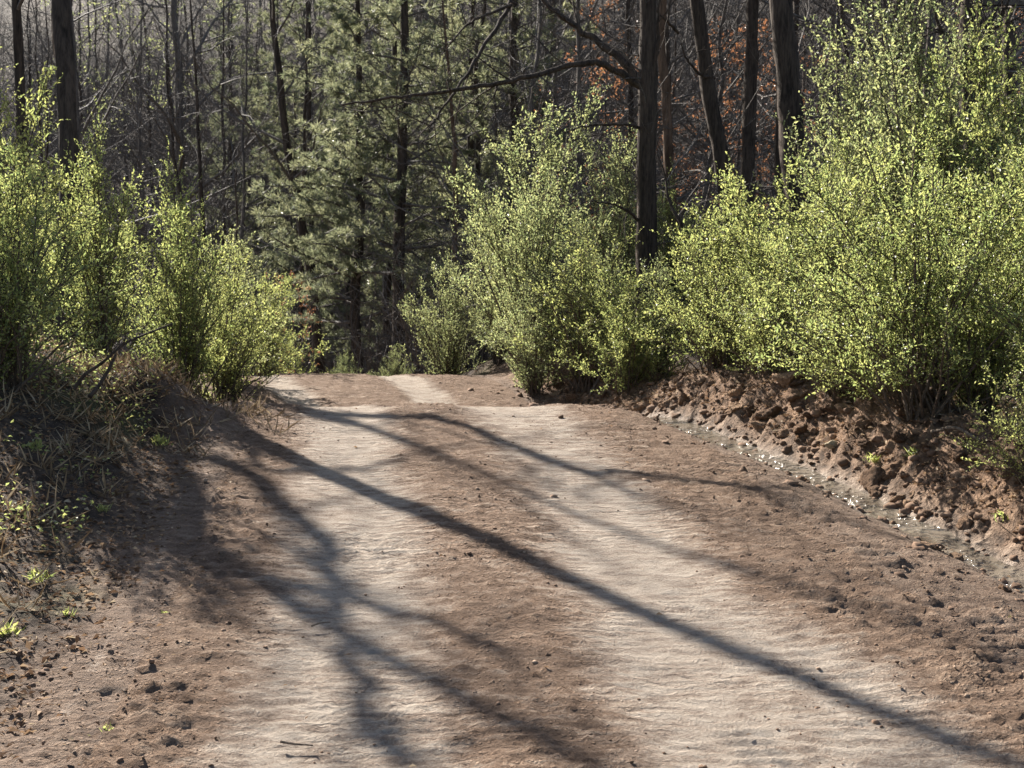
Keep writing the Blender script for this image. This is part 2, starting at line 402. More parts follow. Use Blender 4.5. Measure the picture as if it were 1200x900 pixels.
def make_water():
    mb = MB(); ys = np.linspace(5.5, 16.5, 260); k = np.linspace(-1, 1, 15)
    Y, K = np.meshgrid(ys, k, indexing='ij')
    X = xc_f(Y)+ud_f(Y)+K*(.34)
    zb = height(xc_f(ys)+ud_f(ys), ys, False)
    Z = np.repeat(zb[:, None], 15, 1)+.056+.020*vnoise(ys*1.3, ys*0, 6)[:, None]
    idx = np.arange(Y.size).reshape(Y.shape)
    mb.add(np.stack([X, Y, Z], -1).reshape(-1, 3), np.stack([idx[:-1, :-1], idx[:-1, 1:], idx[1:, 1:], idx[1:, :-1]], -1).reshape(-1, 4))
    tag(mb.build('ditch_water', M['water'], None, True), kind='structure')
make_water()

# ------------------------------------------------------------------ trees
def unit(v): return v/(np.linalg.norm(v)+1e-9)
def rand_perp(d):
    a = RNG.standard_normal(3); a -= d*np.dot(a, d); return unit(a)
def branch_path(p, d, L, n, wob, up):
    P = [np.array(p, float)]; d = unit(np.array(d, float)); s = L/n
    for i in range(n):
        d = unit(d+wob*RNG.standard_normal(3)+np.array([0, 0, up])); P.append(P[-1]+d*s)
    return np.array(P), d
def grow(mb, p, d, L, r, lvl, maxlvl, spec, tips=None):
    n = (7, 6, 5, 4)[min(lvl, 3)]
    P, _ = branch_path(p, d, L, n, (.08, .13, .2, .24)[min(lvl, 3)], (.02, .05, .04, .03)[min(lvl, 3)])
    R = r*np.linspace(1, .28, n+1)
    mb.tube(P, R, (7, 5, 4, 3)[min(lvl, 3)], rnd=.5)
    if lvl >= maxlvl:
        if tips is not None: tips.append(P)
        return
    k = spec[lvl]
    for i in range(k):
        t = (.18+.8*(i+RNG.random())/k)*n; a = min(int(t), n-1)
        q = P[a]+(P[a+1]-P[a])*(t-a); dd = unit(P[a+1]-P[a])
        nd_ = unit(dd*.62+rand_perp(dd)*RNG.uniform(.6, 1.1)+np.array([0, 0, .15]))
        grow(mb, q, nd_, L*RNG.uniform(.32, .55)*(1.15-.5*t/n), R[a]*RNG.uniform(.4, .62), lvl+1, maxlvl, spec, tips)
def trunk_path(Hh, lean=(0, 0), n=16, wob=.05, bend=0.0):
    z = np.linspace(0, 1, n); P = np.zeros((n, 3)); P[:, 2] = z*Hh
    w = np.cumsum(RNG.standard_normal((n, 2))*wob, 0)
    P[:, 0] = lean[0]*Hh*(z+bend*z*z)+w[:, 0]; P[:, 1] = lean[1]*Hh*(z+bend*z*z)+w[:, 1]
    P[0, :2] = 0; return P
def trunk_mesh(P, r, name, mat, parent, sides=10):
    n = len(P); z = np.linspace(0, 1, n)
    R = r*(1-.82*z**1.15); R[0] *= 1.5; 
    if n > 1: R[1] *= 1.08
    P = P.copy(); P = np.vstack([P[:1]-[0, 0, .5], P]); R = np.concatenate([[R[0]*1.1], R])
    # resample so that bark relief can show
    t = np.linspace(0, n, n*4); Q = np.stack([np.interp(t, np.arange(n+1), P[:, k]) for k in range(3)], 1); RR = np.interp(t, np.arange(n+1), R)
    mb = MB(); mb.tube(Q, RR, sides, cap=True, rough=.07); return mb.build(name, mat, parent, True), R[1:]
def bare_crown(P, R, z0, spec, k, maxlvl, Lk, name, mat, parent, dirs=None, flat=.25):
    mb = MB(); Hh = P[-1, 2]; tips = []
    for i in range(k):
        t = z0+(1-z0)*((i+RNG.random())/k)**.9; z = t*Hh
        q = np.array([np.interp(z, P[:, 2], P[:, c]) for c in range(3)]); r = np.interp(z, P[:, 2], R)
        a = RNG.uniform(0, 2*PI); el = RNG.uniform(.0, .9)*(0.5+t)
        d = np.array([math.cos(a)*math.cos(el), math.sin(a)*math.cos(el), math.sin(el)])
        grow(mb, q, d, Lk*Hh*(1.15-.8*t)*RNG.uniform(.6, 1.2), r*RNG.uniform(.3, .55), 1, maxlvl, spec, tips)
    return mb.build(name, mat, parent), tips
def bare_tree(name, loc, Hh, dia, label, cat='tree', lean=(0, 0), z0=.28, k=15, spec=(0, 6, 6, 0), maxlvl=3, Lk=.36, bark='bark', group=None, bend=0, wob=.05, twig=None):
    root = empty(name, loc, 0, 1, label, cat, group)
    P = trunk_path(Hh, lean, 16, wob, bend)
    _, R = trunk_mesh(P, dia/2, 'trunk', M[bark], root)
    if k: bare_crown(P, R, z0, spec, k, maxlvl, Lk, 'crown', M[twig or 'twig'], root)
    root['_P'] = 0; del root['_P']
    return root, P, R
def leaf_sprays(mb, tips, per, L, W, sag=.2):
    Ps, Ds = [], []
    for T in tips:
        n = len(T)
        for k in range(per):
            t = RNG.uniform(.15, 1)*(n-1); a = min(int(t), n-2)
            Ps.append(T[a]+(T[a+1]-T[a])*(t-a)); Ds.append(unit(T[a+1]-T[a]))
    Ps = np.array(Ps); Ds = np.array(Ds); n = len(Ps)
    D = Ds*.5+RNG.standard_normal((n, 3))*.6-np.array([0, 0, sag]); N = RNG.standard_normal((n, 3))*.7+np.array([0, 0, .8])
    s = RNG.uniform(.6, 1.2, n); mb.leaves(Ps, D, N, L*s, W*s, RNG.random(n))
def dead_leaf_tree(name, loc, Hh, dia, label, lean=(0, 0), z0=.15, k=16, per=5, L=.075, group=None, spec=(0, 5, 4, 0)):
    root = empty(name, loc, 0, 1, label, 'tree', group)
    P = trunk_path(Hh, lean, 16, .05); _, R = trunk_mesh(P, dia/2, 'trunk', M['bark_grey'], root, 8)
    cr, tips = bare_crown(P, R, z0, spec, k, 3, .36, 'crown', M['twig'], root)
    mb = MB(); leaf_sprays(mb, tips, per, L, L*.55); mb.build('foliage', M['dead'], root)
    return root
def pine_tree(name, loc, Hh, dia, label, z0=.12, group=None, lean=(0, 0), dens=1.0, spread=.25, nl=.17):
    root = empty(name, loc, RNG.uniform(0, 6), 1, label, 'tree', group)
    P = trunk_path(Hh, lean, 16, .04); _, R = trunk_mesh(P, dia/2, 'trunk', M['bark'], root, 8)
    mb = MB(); nb = MB(); z = z0*Hh; Pc, Dc = [], []
    while z < Hh*.98:
        t = z/Hh; q = np.array([np.interp(z, P[:, 2], P[:, c]) for c in range(3)]); r = np.interp(z, P[:, 2], R)
        for a in np.arange(RNG.integers(3, 6))*2*PI/5+RNG.uniform(0, 6):
            if RNG.random() < .12: continue
            L = Hh*spread*(1.05-t)**.75*RNG.uniform(.55, 1.1)
            d = np.array([math.cos(a), math.sin(a), RNG.uniform(-.1, .3)+.45*t])
            B, _ = branch_path(q, d, L, 6, .10, .02-.04*(1-t)); mb.tube(B, max(.008, r*.32)*np.linspace(1, .25, 7), 4)
            m = int(L*8*dens)+3
            for j in range(m):
                s = RNG.uniform(.22, 1)*6; i = min(int(s), 5); p = B[i]+(B[i+1]-B[i])*(s-i); bd = unit(B[i+1]-B[i])
                side = rand_perp(bd)*np.array([1, 1, .35]); td = unit(bd*.7+side*.9+np.array([0, 0, .12])); l = RNG.uniform(.25, .6)*L*.35*(1.2-s/7)
                T, _ = branch_path(p, td, l, 3, .15, .05); mb.tube(T, np.linspace(.006, .003, 4), 3)
                nt_ = max(2, int(l/.075))
                for c in range(nt_):
                    w = .25+.75*(c+1)/nt_; e = min(int(w*3), 2); Pc.append(T[e]+(T[e+1]-T[e])*(w*3-e)); Dc.append(unit(T[e+1]-T[e]))
        z += RNG.uniform(.3, .62)
    mb.build('crown', M['twig'], root)
    Pc = np.repeat(np.array(Pc), 9, 0); Dc = np.repeat(np.array(Dc), 9, 0); n = len(Pc)
    D = Dc*.75+RNG.standard_normal((n, 3))*.62; s = RNG.uniform(.6, 1.15, n)
    rn = np.repeat(RNG.random(n//9), 9)*.7+.3*RNG.random(n)
    nb.leaves(Pc-unit(np.array([0, 0, 1.]))*0, D, RNG.standard_normal((n, 3)), nl*s, .018*np.ones(n)*nl/.17, rn, .1)
    nb.build('foliage', M['needle'], root)
    return root

# ------------------------------------------------------------------ shrubs
def shrub(name, loc, Hh, W, label, nst=38, leaf=.048, upright=.5, mat='leaf', dens=1.0, bare=.22, group=None, rz=0):
    root = empty(name, loc, rz, 1, label, 'shrub', group)
    sb = MB(); lb = MB(); LP, LD, LN = [], [], []
    def add_leaves(P, step, t0=0.0):
        seg = np.linalg.norm(np.diff(P, axis=0), axis=1); L = seg.sum(); cum = np.concatenate([[0], np.cumsum(seg)])
        n = max(2, int(L*(1-t0)/step)); s = np.linspace(t0, 1, n)*L
        q = np.stack([np.interp(s, cum, P[:, c]) for c in range(3)], 1)
        T = np.stack([np.gradient(q[:, c]) for c in range(3)], 1); T /= np.linalg.norm(T, axis=1)[:, None]+1e-9
        LP.append(q); LD.append(T); LN.append(np.repeat(RNG.standard_normal((1, 3))*.5+[0, 0, .65], n, 0))
    for i in range(nst):
        a = RNG.uniform(0, 2*PI); rr = W/2*RNG.random()**.6*RNG.uniform(.75, 1.1)
        hh = Hh*(1-.5*(min(1, rr/(W/2)))**2)*RNG.uniform(.55, 1.02)
        if i % 4 == 3: hh = Hh*RNG.uniform(.18, .42); rr = W/2*RNG.uniform(.5, 1.05)
        b = np.array([RNG.normal(0, .10)*W*.4, RNG.normal(0, .10)*W*.4, -.08])
        e = np.array([b[0]+math.cos(a)*rr, b[1]+math.sin(a)*rr, hh])
        c = b+np.array([math.cos(a)*rr*RNG.uniform(.15, .5), math.sin(a)*rr*RNG.uniform(.15, .5), hh*RNG.uniform(.55, .8)])
        t = np.linspace(0, 1, 10)[:, None]; P = (1-t)**2*b+2*t*(1-t)*c+t*t*e+np.cumsum(RNG.standard_normal((10, 3))*.012*Hh, 0)*t
        L = np.linalg.norm(np.diff(P, axis=0), axis=1).sum()
        r0 = .006+.0045*L*RNG.uniform(.6, 1.2)
        sb.tube(P, r0*np.linspace(1, .22, 10), 5)
        add_leaves(P, .020/dens, .62)
        m = int(L/.10*dens)
        for j in range(m):
            tt = bare+(1-bare-.03)*RNG.random()**.8; s = tt*9; k = min(int(s), 8); p = P[k]+(P[k+1]-P[k])*(s-k); d = unit(P[k+1]-P[k])
            out_ = np.array([math.cos(a), math.sin(a), 0])
            td = unit(d*.55+rand_perp(d)*.9+np.array([0, 0, upright*.7])+out_*.15)
            l = L*RNG.uniform(.10, .27)*(1.25-.7*tt)
            T, _ = branch_path(p, td, l, 4, .16, .05+.12*upright); sb.tube(T, np.linspace(.0048, .0018, 5), 3)
            add_leaves(T, .024/dens)
            for q in range(int(RNG.integers(1, 4))):
                s2 = RNG.uniform(.2, .8)*4; k2 = int(s2); p2 = T[k2]; d2 = unit(T[k2+1]-T[k2])
                T2, _ = branch_path(p2, unit(d2*.6+rand_perp(d2)*.8+np.array([0, 0, .25])), l*RNG.uniform(.3, .6), 3, .18, .08)
                sb.tube(T2, np.linspace(.003, .0015, 4), 3); add_leaves(T2, .024/dens)
    sb.build('stems', M['stem'], root)
    P = np.concatenate(LP); D0 = np.concatenate(LD); n = len(P)
    D = D0*.7+RNG.standard_normal((n, 3))*.48+np.array([0, 0, .1]); N = np.concatenate(LN)+RNG.standard_normal((n, 3))*.33
    keep = P[:, 2] > .05
    P, D, N = P[keep], D[keep], N[keep]; n = len(P); s = np.minimum(RNG.lognormal(-.28, .33, n), 1.25)
    lb.leaves(P, D, N, leaf*s, leaf*.5*s, RNG.random(n))
    lb.build('foliage', M[mat], root)
    root['n'] = n; nn = root['n']; del root['n']
    print('shrub', label[:30], n)
    return root

GR = 'spring shrubs along the dirt road'
S = {}
S['a'] = shrub('shrub', at(1085, 11.6), 2.75, 3.4, 'wide bright green shrub with dark fanning stems on the clay bank, right of the ditch', 54, .043, .45, group=GR)
S['b'] = shrub('shrub', at(625, 20.4), 4.3, 3.1, 'tall pale green shrub of upright shoots, left of the forked dark trunk', 52, .056, .8, 'leaf_pale', .62, .10, group=GR)
S['c'] = shrub('shrub', at(842, 15.2), 2.05, 2.2, 'low yellow green shrub at the foot of the forked dark trunk', 44, .040, .4, 'leaf', .9, .08, group=GR)
S['d'] = shrub('shrub', at(5, 11.6), 2.3, 2.6, 'low dense yellow green shrub at the left edge of the photo, above the leaf litter', 40, .045, .4, 'leaf', 1.0, .08, group=GR)
S['e'] = shrub('shrub', at(212, 17.2), 3.4, 2.3, 'shrub with tall leafy spires beyond the earth mound, left of the road', 38, .048, .9, 'leaf', .8, .1, group=GR)
S['f'] = shrub('shrub', at(270, 20.0), 2.35, 2.3, 'grey green feathery shrub beside the crest, left of the road', 38, .040, .7, 'leaf_pale', .95, .05, group=GR)
def put(k, px, Z, sc, rz, label, sink=0): copy_thing(S[k], at(px, Z, -sink), rz, sc, label, GR)
# right of the road
put('f', 527, 23.0, .95, 1.0, 'small round shrub nearest the crest, right of the road')
put('b', 588, 22.3, .62, 2.0, 'short upright shrub between the small round crest shrub and the tall pale shrub')
put('c', 690, 18.4, 1.2, .8, 'dark based shrub leaning over the berm where the road dips')
put('b', 722, 22.5, .9, 4.0, 'tall loose shrub behind and left of the forked dark trunk')
put('a', 930, 15.6, 1.15, 2.4, 'tall bright shrub left of and behind the wide bank shrub')
put('b', 1010, 18.5, 1.12, 1.1, 'tallest thin shrub rising behind the wide bank shrub', 0)
put('a', 1215, 13.5, 1.08, 4.4, 'shrub cut by the right edge of the photo, behind the wide bank shrub')
put('e', 1140, 16.5, 1.35, 5.2, 'shady upright shrub under the dark limbs at the upper right')
put('c', 1225, 9.6, .62, 3.3, 'low sprawling shrub at the right edge, right beside the ditch')
put('c', 985, 12.6, .72, 5.0, 'low bright shrub in front of the wide bank shrub, above the clods')
put('e', 786, 22.6, .85, 2.2, 'shrub filling the gap right of the forked dark trunk')
put('f', 772, 17.8, .72, .9, 'low pale shrub at the front foot of the forked dark trunk')
put('c', 880, 17.8, 1.25, 1.9, 'mid height shrub below the cluster of leaning dark trunks')
put('d', 1290, 11.0, 1.0, 2.0, 'shrub mostly beyond the right edge of the photo')
put('b', 1085, 16.8, 1.2, 2.9, 'tall leafy shrub between the tallest thin shrub and the dark crossing limbs')
put('a', 1180, 17.5, 1.3, .4, 'tall dim shrub at the right edge under the dark limbs')
put('f', 625, 19.0, .85, 5.1, 'low pale shrub at the front foot of the tall pale shrub')
put('d', 738, 17.0, .80, 3.9, 'low spreading shrub between the dark based shrub and the forked trunk foot')
put('d', 905, 13.9, .75, .5, 'low spreading shrub on the berm left of the wide bank shrub')
put('d', 1150, 11.6, .7, 5.4, 'low leafy growth right of the wide shrub stems')
# left of the road
put('e', 120, 16.2, .92, 2.6, 'loose leafy shrub directly behind the earth mound')
put('a', 80, 19.0, .78, 3.6, 'taller shrub at the foot of the leaning dark trunk')
put('e', -22, 14.0, 1.08, 1.3, 'tall leafy shrub at the left edge, behind the low dense shrub')
put('c', 262, 18.0, 1.1, 4.1, 'yellow green shrub between the spired shrub and the road')
put('a', 10, 19.5, 1.1, 5.5, 'tall dim shrub at the left edge, far behind the low dense shrub')
put('d', 312, 22.5, .85, 1.2, 'pale shrub just left of the road crest')
# beyond the crest
put('f', 405, 25.5, .45, 2.7, 'tiny green shrub peeping over the middle of the crest')
put('f', 462, 24.8, .42, 4.2, 'tiny dark green shrub over the crest, left of the round crest shrub')
put('d', 345, 27.5, .8, 3.1, 'dim shrub beyond the crest at the foot of the leaning mid trunk')

# ------------------------------------------------------------------ named trees
def limb(root, P, r, name='limb', mat='bark', taper=.25, twigs=6, sides=7):
    mb = MB(); P = np.array(P, float); n = len(P); t = np.linspace(0, n-1, n*4)
    Q = np.stack([np.interp(t, np.arange(n), P[:, c]) for c in range(3)], 1)
    for c in range(3):
        k = np.pad(Q[:, c], 2, mode='edge'); Q[:, c] = (k[:-4]+2*k[1:-3]+3*k[2:-2]+2*k[3:-1]+k[4:])/9
    Q[1:-1] += RNG.standard_normal((len(Q)-2, 3))*r*.25
    mb.tube(Q, r*np.linspace(1, taper, len(Q)), sides, cap=True, rough=.05)
    for i in range(twigs):
        a = RNG.integers(len(Q)//4, len(Q)-1); d = unit(Q[a]-Q[a-1])
        grow(mb, Q[a], unit(d*.7+rand_perp(d)+np.array([0, 0, .2])), RNG.uniform(.6, 1.9), r*.22, 2, 3, (0, 0, 6, 0))
    o = mb.build(name, M[mat], root, True); return o
def loc_px(px, py, Z):   # a point Z metres ahead seen at this photo position
    d = np.array([(px-600)/F, 1.0, -(py-450)/F]); c, s = math.cos(PITCH), math.sin(PITCH)
    d = np.array([d[0], d[1]*c+d[2]*s, d[2]*c-d[1]*s]); return CAM+d*(Z/d[1])
def local(root, pts): return [np.array(p)-np.array(root.location) for p in pts]

# the forked dark trunk, right of the road
b = at(757, 21); fork, P, R = bare_tree('forked_tree', b, 17, .36, 'dark rough trunk with two long bare limbs reaching left over the tall pale shrub', lean=(-.010, 0), wob=.012, z0=.42, k=12)
limb(fork, local(fork, [loc_px(x, y, z) for x, y, z in [(756,104,21),(725,84,20.8),(705,73,20.6),(685,72,20.4),(640,84,20.2),(590,96,20),(540,103,19.8),(490,112,19.6),(440,117,19.5),(395,124,19.4)]]), .062, twigs=9)
limb(fork, local(fork, [loc_px(x, y, z) for x, y, z in [(756,100,21),(728,70,21.2),(705,52,21.4),(680,36,21.5),(655,18,21.6),(640,5,21.7),(610,-25,21.8),(560,-50,22)]]), .075, twigs=8)
limb(fork, local(fork, [loc_px(x, y, z) for x, y, z in [(600,-20,21.8),(598,8,21.4),(580,35,21),(562,62,20.6),(548,88,20.3),(528,115,20),(512,135,19.8),(503,152,19.7)]]), .045, twigs=8)
limb(fork, local(fork, [loc_px(x, y, z) for x, y, z in [(752,150,21),(735,146,20.6),(700,146,20.2),(675,150,20),(650,160,19.8)]]), .03, twigs=5)
limb(fork, local(fork, [loc_px(x, y, z) for x, y, z in [(752,262,21),(735,246,20.7),(715,238,20.4),(690,236,20)]]), .03, twigs=4)
limb(fork, local(fork, [loc_px(x, y, z) for x, y, z in [(762,130,21),(770,60,20.8),(772,20,20.7),(775,-30,20.6)]]), .04, twigs=6)
limb(fork, local(fork, [loc_px(x, y, z) for x, y, z in [(600,5,21.4),(585,12,21),(560,20,20.6),(540,35,20.4),(525,55,20.2),(517,65,20)]]), .03, twigs=6)
mb = MB()
for i in range(26):
    z = RNG.uniform(1.5, 8); q = np.array([np.interp(z, P[:, 2], P[:, c]) for c in range(3)]); a = RNG.uniform(0, 2*PI)
    grow(mb, q, np.array([math.cos(a), math.sin(a), RNG.uniform(-.2, .7)]), RNG.uniform(.5, 1.6), RNG.uniform(.008, .018), 2, 3, (0, 0, 5, 0))
mb.build('twigs', M['bark_grey'], fork)
b = at(796, 23); t, P, R = bare_tree('bare_tree', b, 13, .22, 'slim crooked brown trunk just right of the forked dark trunk', z0=.4, k=12, wob=.06, bark='bark_brown')
limb(t, local(t, [loc_px(x, y, z) for x, y, z in [(796,40,23),(785,28,22.8),(772,16,22.6),(760,2,22.5)]]), .03, twigs=3)
b = at(866, 23); t, P, R = bare_tree('bare_tree', b, 16, .32, 'dark trunk leaning left with one hooked bare branch', lean=(-.11, 0), z0=.5, k=10)
limb(t, local(t, [loc_px(x, y, z) for x, y, z in [(838,92,23),(826,90,22.8),(812,80,22.6),(803,66,22.5),(798,48,22.4)]]), .035, twigs=2)
b = at(868, 26); bare_tree('bare_tree', b, 17, .34, 'straight dark trunk crossing behind the leaning trunk', lean=(.012, 0), z0=.5, k=10)
b = at(945, 22); bare_tree('bare_tree', b, 19, .47, 'thickest black trunk above the bright shrubs, leaning slightly left', lean=(-.07, 0), z0=.5, k=10)
b = at(918, 23.5); bare_tree('bare_tree', b, 15, .16, 'thin black stem hugging the left side of the thickest trunk', lean=(-.06, 0), z0=.5, k=8)
b = at(1043, 26); bare_tree('bare_tree', b, 16, .27, 'dark trunk showing through the tallest thin shrub', lean=(-.01, 0), z0=.3, k=12)
b = at(992, 31); bare_tree('bare_tree', b, 15, .18, 'thin dark trunk in the gap right of the thickest trunk', z0=.3, k=12)
b = at(975, 36); bare_tree('bare_tree', b, 15, .2, 'second thin dark trunk right of the thickest trunk, deeper in shade', z0=.3, k=12)
b = at(1135, 19.5); t, P, R = bare_tree('bare_tree', b, 14, .40, 'shaded trunk with dark crossing limbs at the upper right', z0=.22, k=16, lean=(.02, 0))
limb(t, local(t, [loc_px(x, y, z) for x, y, z in [(1140,80,19.5),(1155,50,19.3),(1170,25,19.2),(1185,-5,19)]]), .06, twigs=8)
limb(t, local(t, [loc_px(x, y, z) for x, y, z in [(1138,100,19.5),(1120,60,19.3),(1100,30,19.1),(1090,-5,19)]]), .05, twigs=8)
b = at(1185, 22); bare_tree('bare_tree', b, 14, .26, 'dark trunk at the right edge behind the crossing limbs', z0=.25, k=14)
b = at(836, 19); r_, P, R = bare_tree('dead_stem', b, 3.1, .11, 'short broken dead stem leaning left among the low shrubs', cat='dead stem', lean=(-.24, 0), z0=.5, k=2, maxlvl=2)
# left of the road
b = (-6.15, 17.8, H(-6.15, 17.8)); leanl, P, R = bare_tree('bare_tree', b, 19, .30, 'dark trunk leaning left out of the shrubs at the upper left', lean=(.10, -.146), bend=-4.3, z0=.55, k=9, wob=.02, maxlvl=2)
b = at(30, 25); talll, P2, R2 = bare_tree('bare_tree', b, 16, .25, 'upright dark trunk just left of the leaning trunk at the upper left', z0=.35, k=9, maxlvl=2)
SH = lambda px, py, d: ground_hit(px, py)+SUN*(d/math.cos(SUN_EL))
Ptop = np.array(b)+P2[8]
limb(talll, local(talll, [np.array(b)+[P2[9][0], P2[9][1], P2[9][2]]]+[SH(x, y, d) for x, y, d in [(330,480,14.4),(430,483,14),(540,497,13.5),(610,525,13),(670,548,12.7),(750,556,12.4),(850,568,12),(960,585,11.6)]]), .13, twigs=20, taper=.3)
limb(talll, local(talll, [np.array(b)+[P2[7][0], P2[7][1], P2[7][2]]]+[SH(x, y, d) for x, y, d in [(300,556,14.5),(345,550,13.5),(400,546,12.8),(455,541,12.5),(490,532,12.3),(510,525,12.2)]]), .07, twigs=5)
xo, yo = -10.3, 20.6
b = (xo, yo, H(xo, yo)); outl, P3, R3 = bare_tree('bare_tree', b, 15, .34, 'trunk just beyond the left edge of the photo whose limbs shade the near road', z0=.6, k=6, maxlvl=2)
limb(outl, local(outl, [np.array(b)+P3[8]]+[SH(x, y, d) for x, y, d in [(205,527,15.8),(262,543,15.4),(310,566,15),(352,602,14.7),(381,648,14.3),(386,705,13.9),(402,770,13.4),(428,840,12.9),(478,900,12.5)]]), .14, twigs=16, taper=.35)
limb(outl, local(outl, [np.array(b)+P3[7]]+[SH(x, y, d) for x, y, d in [(225,662,14.5),(325,682,14),(425,694,13.6),(500,725,13.2),(575,760,12.8),(600,778,12.6)]]), .10, twigs=6, taper=.3)
limb(outl, local(outl, [np.array(b)+P3[6]]+[SH(x, y, d) for x, y, d in [(60,590,13.5),(150,625,14),(235,668,14.3),(300,700,14.4)]]), .11, twigs=16, taper=.35)
b = at(378, 33); bare_tree('bare_tree', b, 16, .30, 'dark trunk leaning left beyond the crest, left of the green pines', lean=(-.13, 0), z0=.35, k=14, bend=-.2)
b = at(213, 45); bare_tree('bare_tree', b, 20, .5, 'broad hazy grey trunk on the slope above the spired shrub', z0=.4, k=16, bark='bark_grey')
b = at(104, 40); bare_tree('bare_tree', b, 18, .36, 'grey trunk on the slope right of the leaning trunk at the upper left', z0=.35, k=16, bark='bark_grey')
b = at(240, 38); bare_tree('bare_tree', b, 15, .2, 'thin dark trunk right of the broad hazy grey trunk', z0=.25, k=14)
b = at(357, 36); bare_tree('bare_tree', b, 14, .18, 'thin straight trunk beside the leaning trunk beyond the crest', z0=.3, k=14)
b = at(457, 34); bare_tree('bare_tree', b, 14, .30, 'dark trunk standing straight beyond the right wheel track', z0=.35, k=14)
b = at(546, 29); bare_tree('bare_tree', b, 10, .17, 'slender brown curved trunk behind the tall pale shrub', lean=(-.05, 0), z0=.4, k=14, bark='bark_brown')
b = at(285, 27); bare_tree('dead_stem', b, 5.2, .13, 'dark dead stem slanting right above the grey green feathery shrub', cat='dead stem', lean=(.07, 0), z0=.6, k=3, maxlvl=2)
b = at(604, 40); bare_tree('bare_tree', b, 17, .3, 'dark trunk seen beneath the long bare limbs', z0=.35, k=14)

# pines in the middle of the valley
GP = 'pines beyond the crest'
p1 = pine_tree('pine_tree', at(425, 31), 14, .30, 'grey green pine with drooping sprays just left of the nearest tall pine', .20, GP, dens=1.0)
p2 = pine_tree('pine_tree', at(372, 38), 15, .30, 'darker pine behind the leaning trunk beyond the crest', .15, GP, dens=1.0)
copy_thing(p1, at(485, 40), 1.3, 1.05, 'pine right of the nearest tall pine, under the long bare limbs', GP)
copy_thing(p2, at(330, 50), 2.1, .95, 'far pine on the slope left of the darker pine', GP)
copy_thing(p1, at(520, 52), 4.0, 1.0, 'far pine on the slope above the long bare limbs', GP)
copy_thing(p2, at(440, 58), 5.0, 1.1, 'tall far pine on the slope directly above the crest pines', GP)
copy_thing(p1, at(555, 35), 2.6, 1.0, 'sage green pine behind the tall pale shrub and the long bare limbs', GP)
copy_thing(p1, at(598, 33), 3.9, 1.12, 'pine whose sprays hang behind the tip of the highest bare limb', GP)
copy_thing(p1, at(470, 30), 5.6, 1.1, 'nearest tall pine, standing beyond the right wheel track', GP)
copy_thing(p2, at(412, 45), 1.1, .8, 'dense low pine in the dark hollow straight beyond the road', GP)
copy_thing(p2, at(474, 47), 3.3, .85, 'dense pine in the dark hollow beyond the right wheel track', GP)
copy_thing(p1, at(350, 45), .2, .85, 'dense pine behind the dim shrub beyond the crest', GP)
copy_thing(p2, at(268, 56), 4.4, .9, 'lone small pine on the slope right of the thin dark trunk', GP)
# dead-leaved young trees
GD = 'young trees keeping dead orange leaves'
d1 = dead_leaf_tree('beech_tree', at(885, 33), 9, .14, 'young tree with orange dead leaves between the leaning and the thickest trunk', per=5, group=GD)
copy_thing(d1, at(715, 34), 2.0, (1.0, 1.0, 1.15), 'young tree with orange dead leaves left of the forked dark trunk', GD)
copy_thing(d1, at(655, 41), 4.0, (1.1, 1.1, 1.2), 'reddish young tree behind the two long bare limbs', GD)
copy_thing(d1, at(905, 42), 1.0, (1.2, 1.2, 1.25), 'far orange leaved young tree beside the thickest trunk', GD)
copy_thing(d1, at(830, 38), 3.0, 1.0, 'orange leaved young tree behind the slim crooked trunk', GD)
copy_thing(d1, at(1180, 34), 5.0, 1.1, 'orange leaved young tree at the upper right edge', GD)
copy_thing(d1, at(868, 29.5), 2.2, (.85, .85, .8), 'low orange leaved tree at the foot of the crossing dark trunks', GD)
copy_thing(d1, at(760, 36), 1.2, 1.0, 'orange leaved tree straight behind the forked dark trunk', GD)
copy_thing(d1, at(345, 26.5), .7, .32, 'small brown leaved sapling beside the road crest on the left', GD)

# ------------------------------------------------------------------ the wood on the slopes behind
src = []
for i in range(7):
    hh = RNG.uniform(12, 18)
    t, _, _ = bare_tree('bare_tree', (0, 0, 0), hh, RNG.uniform(.10, .26), 'x', z0=RNG.uniform(.08, .2), k=int(RNG.integers(26, 34)), spec=(0, 7, 6, 0), lean=(RNG.normal(0, .035), 0), bark=('bark', 'bark_grey', 'bark_grey')[i % 3], wob=.08)
    src.append(t)
GW = 'bare trees of the wood behind'
used = []
def shades_view(x, y, hh):
    for d in np.arange(2, (hh+3)/math.tan(SUN_EL), 1.5):
        gx = x-SUN[0]/math.cos(SUN_EL)*d; gy = y-SUN[1]/math.cos(SUN_EL)*d
        if 4 < gy < 21 and -5 < gx-xc_f(gy) < 7: return True
    return False
placed = []; cnt = {'left': 0, 'mid': 0, 'right': 0}; first = {}
LAB = {'left': 'slender bare tree of the dense wood on the slope left of the pines',
       'mid': 'slender bare tree of the dense wood on the slope behind the pines',
       'right': 'slender bare tree of the shaded wood right of the pines'}
tries = 0
